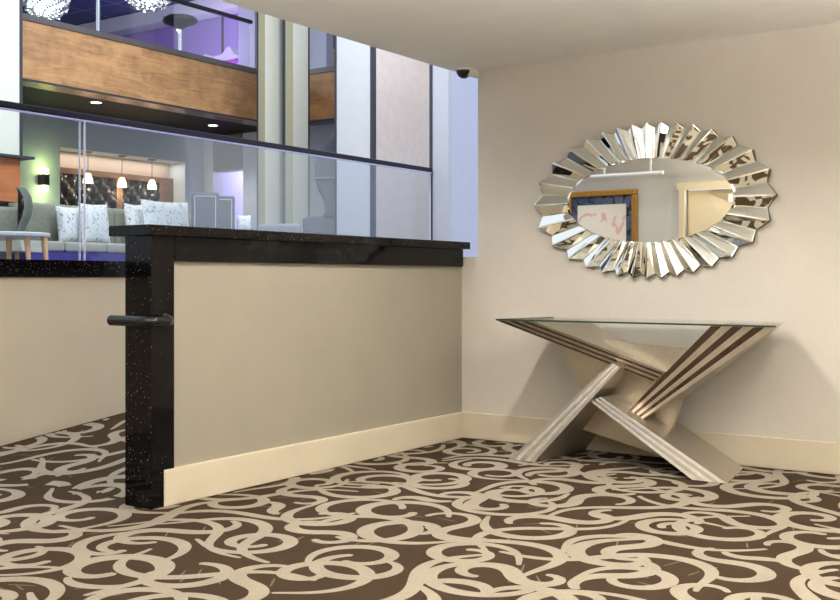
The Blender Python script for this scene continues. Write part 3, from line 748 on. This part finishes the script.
# ================================================================= MEZZANINE
t = Thing('mezzanine_balustrade', 'glass balustrade with thin dark rail and chrome post above the wood fascia', 'balustrade', (-9.62, 7, 3.765))
t.part('glass_panel', MB().box(-9.625, -9.615, 4.0, 10.1, 3.765, 4.36), 'glassup')
t.part('top_rail', MB().rbox(-9.645, -9.595, 4.0, 10.14, 4.355, 4.40, .006, 2), 'black')
p = at(98, 20, X=-9.75)
t.part('post', MB().tube([(-9.75, p.y, 3.4), (-9.75, p.y, 4.36)], .026, 12), 'chrome', smooth=True, label='upright chrome post')
p = at(180, 20, d=13.4); x, y = p.x, p.y; zs_ = at(180, 24, d=13.4).z
t = Thing('bar_stool', 'black bar stool with chrome column on the upper level', 'stool', (x, y, 3.4))
t.part('base', MB().lathe([(.21, 0), (.21, .012), (.05, .03), (.03, .05)], (x, y, 3.4), 24), 'chrome', smooth=True)
t.part('column', MB().tube([(x, y, 3.43), (x, y, zs_-.05)], .032, 12), 'chrome', smooth=True)
t.part('seat', MB().lathe([(.04, -.07), (.10, -.03), (.20, 0), (.225, .03), (.22, .06), (.19, .085), (.1, .07)], (x, y, zs_), 28), 'black', smooth=True)
CG = 'crystal globe chandeliers'
def chandelier(px, py, rpx, d, label):
    c = at(px, py, d=d); r = rpx*d/FPX; rng = random.Random(int(px))
    t = Thing('chandelier', label, 'chandelier', tuple(c), CG)
    bm = bmesh.new(); bmesh.ops.create_icosphere(bm, subdivisions=3, radius=r*.8)
    t.part('core', MB().addbm(bm, 0, lambda v: v+c), 'crystalcore', smooth=True)
    m = MB()
    for i in range(560):
        ph = math.acos(1-2*(i+.5)/560); th = math.pi*(1+5**.5)*i
        dr = Vector((math.sin(ph)*math.cos(th), math.sin(ph)*math.sin(th), math.cos(ph)))
        o_ = c+dr*r*rng.uniform(.9, 1.0); s = r*.062
        a_ = dr.orthogonal().normalized(); b_ = dr.cross(a_)
        pts = [o_+dr*s, o_+a_*s, o_+b_*s, o_-a_*s, o_-b_*s, o_-dr*s]; bs = len(m.v); m.v += [tuple(q) for q in pts]
        for q in ((0, 1, 2), (0, 2, 3), (0, 3, 4), (0, 4, 1), (5, 2, 1), (5, 3, 2), (5, 4, 3), (5, 1, 4)): m.f.append(tuple(bs+k for k in q)); m.mi.append(i % 3)
    o = t.part('crystals', m, ['crystal', 'chrome', 'dgrey']); 
    t.part('rod', MB().tube([(c.x, c.y, c.z+r*.7), (c.x, c.y, 6.0)], .012, 8), 'chrome')
    point('chandelier_light', (c.x+.2, c.y-.3, c.z-r-.25), 30, (.9, 1, .95), .2)
chandelier(46, -2, 23, 14, 'sparkling crystal globe chandelier at the upper left by the white column')
chandelier(148, -20, 31, 14, 'sparkling crystal globe chandelier above the bar stool')
# carved white sofa with violet glow
p = at(222, 60, d=15.6); 
t = Thing('carved_sofa', 'white carved sofa with glowing violet back on the upper level', 'sofa', (p.x, p.y, 3.4))
t.local = True
t.o.rotation_euler = (0, 0, 0)
w = .42
t.part('seat', MB().rbox(-w, w, -.55, .1, 0, .42, .04, 3), 'magenta', smooth=True)
t.part('backrest', MB().rbox(-w, w, .0, .1, .4, .86, .04, 3), 'magenta', smooth=True)
t.part('glow_strip', MB().box(-w+.03, w-.03, -.03, -.005, .62, .76), 'pled')
cr = [(-w-.03, .84)]+[(-w+2*w*i/16, .87+.06*math.sin(math.pi*i/16)+(.12*math.exp(-((i-11)/1.6)**2))+(.10*math.exp(-((i-1.5)/1.2)**2))) for i in range(17)]+[(w+.03, .84)]
t.part('carved_crest', MB().prism([(x, -.03, z) for x, z in cr], [(x, .13, z) for x, z in cr]), 'white')
for sx_ in (-1, 1): t.part('arm', MB().rbox(sx_*w-.04, sx_*w+.04, -.6, .1, 0, .6, .03, 3), 'white', smooth=True)
point('violet_light', (p.x-.2, p.y-.9, 4.5), 26, (.62, .25, 1), .1)
point('violet_wall_light', (-12.9, 12.0, 4.5), 130, (.80, .68, 1), .3)
point('violet_wall_light', (-10.6, 12.3, 4.5), 45, (.80, .66, 1), .3)

# ================================================================= LIGHT
def area(name, loc, size, power, col, rot=(0, 0, 0), sy=None):
    l = bpy.data.lights.new(name, 'AREA'); l.energy = power; l.color = col; l.size = size
    if sy: l.shape = 'RECTANGLE'; l.size_y = sy
    o = bpy.data.objects.new(name, l); COL.objects.link(o); o.location = loc; o.rotation_euler = rot; return o
# niche cove glow and the lavender room lamp
area('niche_cove', (XW-.16, (NY0+NY1)/2, NZ-.02), .2, 7, (1, .86, .74), sy=2.0)
point('lavender_room_lamp', (-10.9, 12.3, 2.7), 40, (.86, .84, 1), .15)
# unseen fill lights added high over the ramp to brighten the atrium columns
for x, y in ((-4.9, 4.6), (-4.9, 7.0), (-6.0, 8.2)):
    area('atrium_lamp', (x, y, 6.1), 1.6, 118, (.93, .96, 1))
w = bpy.data.worlds.new('world'); SC.world = w; w.use_nodes = True
bg = w.node_tree.nodes['Background']; bg.inputs[0].default_value = (.86, .92, 1, 1); bg.inputs[1].default_value = 1.0

# ================================================================= CAMERA
cam = bpy.data.cameras.new('camera'); co = bpy.data.objects.new('camera', cam); COL.objects.link(co)
cam.sensor_fit = 'HORIZONTAL'; cam.sensor_width = 36; cam.lens = FPX/840*36
cam.shift_y = -(300-HOR)/840
co.location = (0, 0, 1.0); co.rotation_euler = (R(90), 0, YAW); cam.clip_start = .05; cam.clip_end = 100
SC.camera = co
vs = SC.view_settings; vs.view_transform = 'Standard'; vs.look = 'None'; vs.gamma = 1; vs.use_curve_mapping = False; vs.exposure = 0.18
SC.cycles.use_denoising = True; SC.cycles.caustics_reflective = False
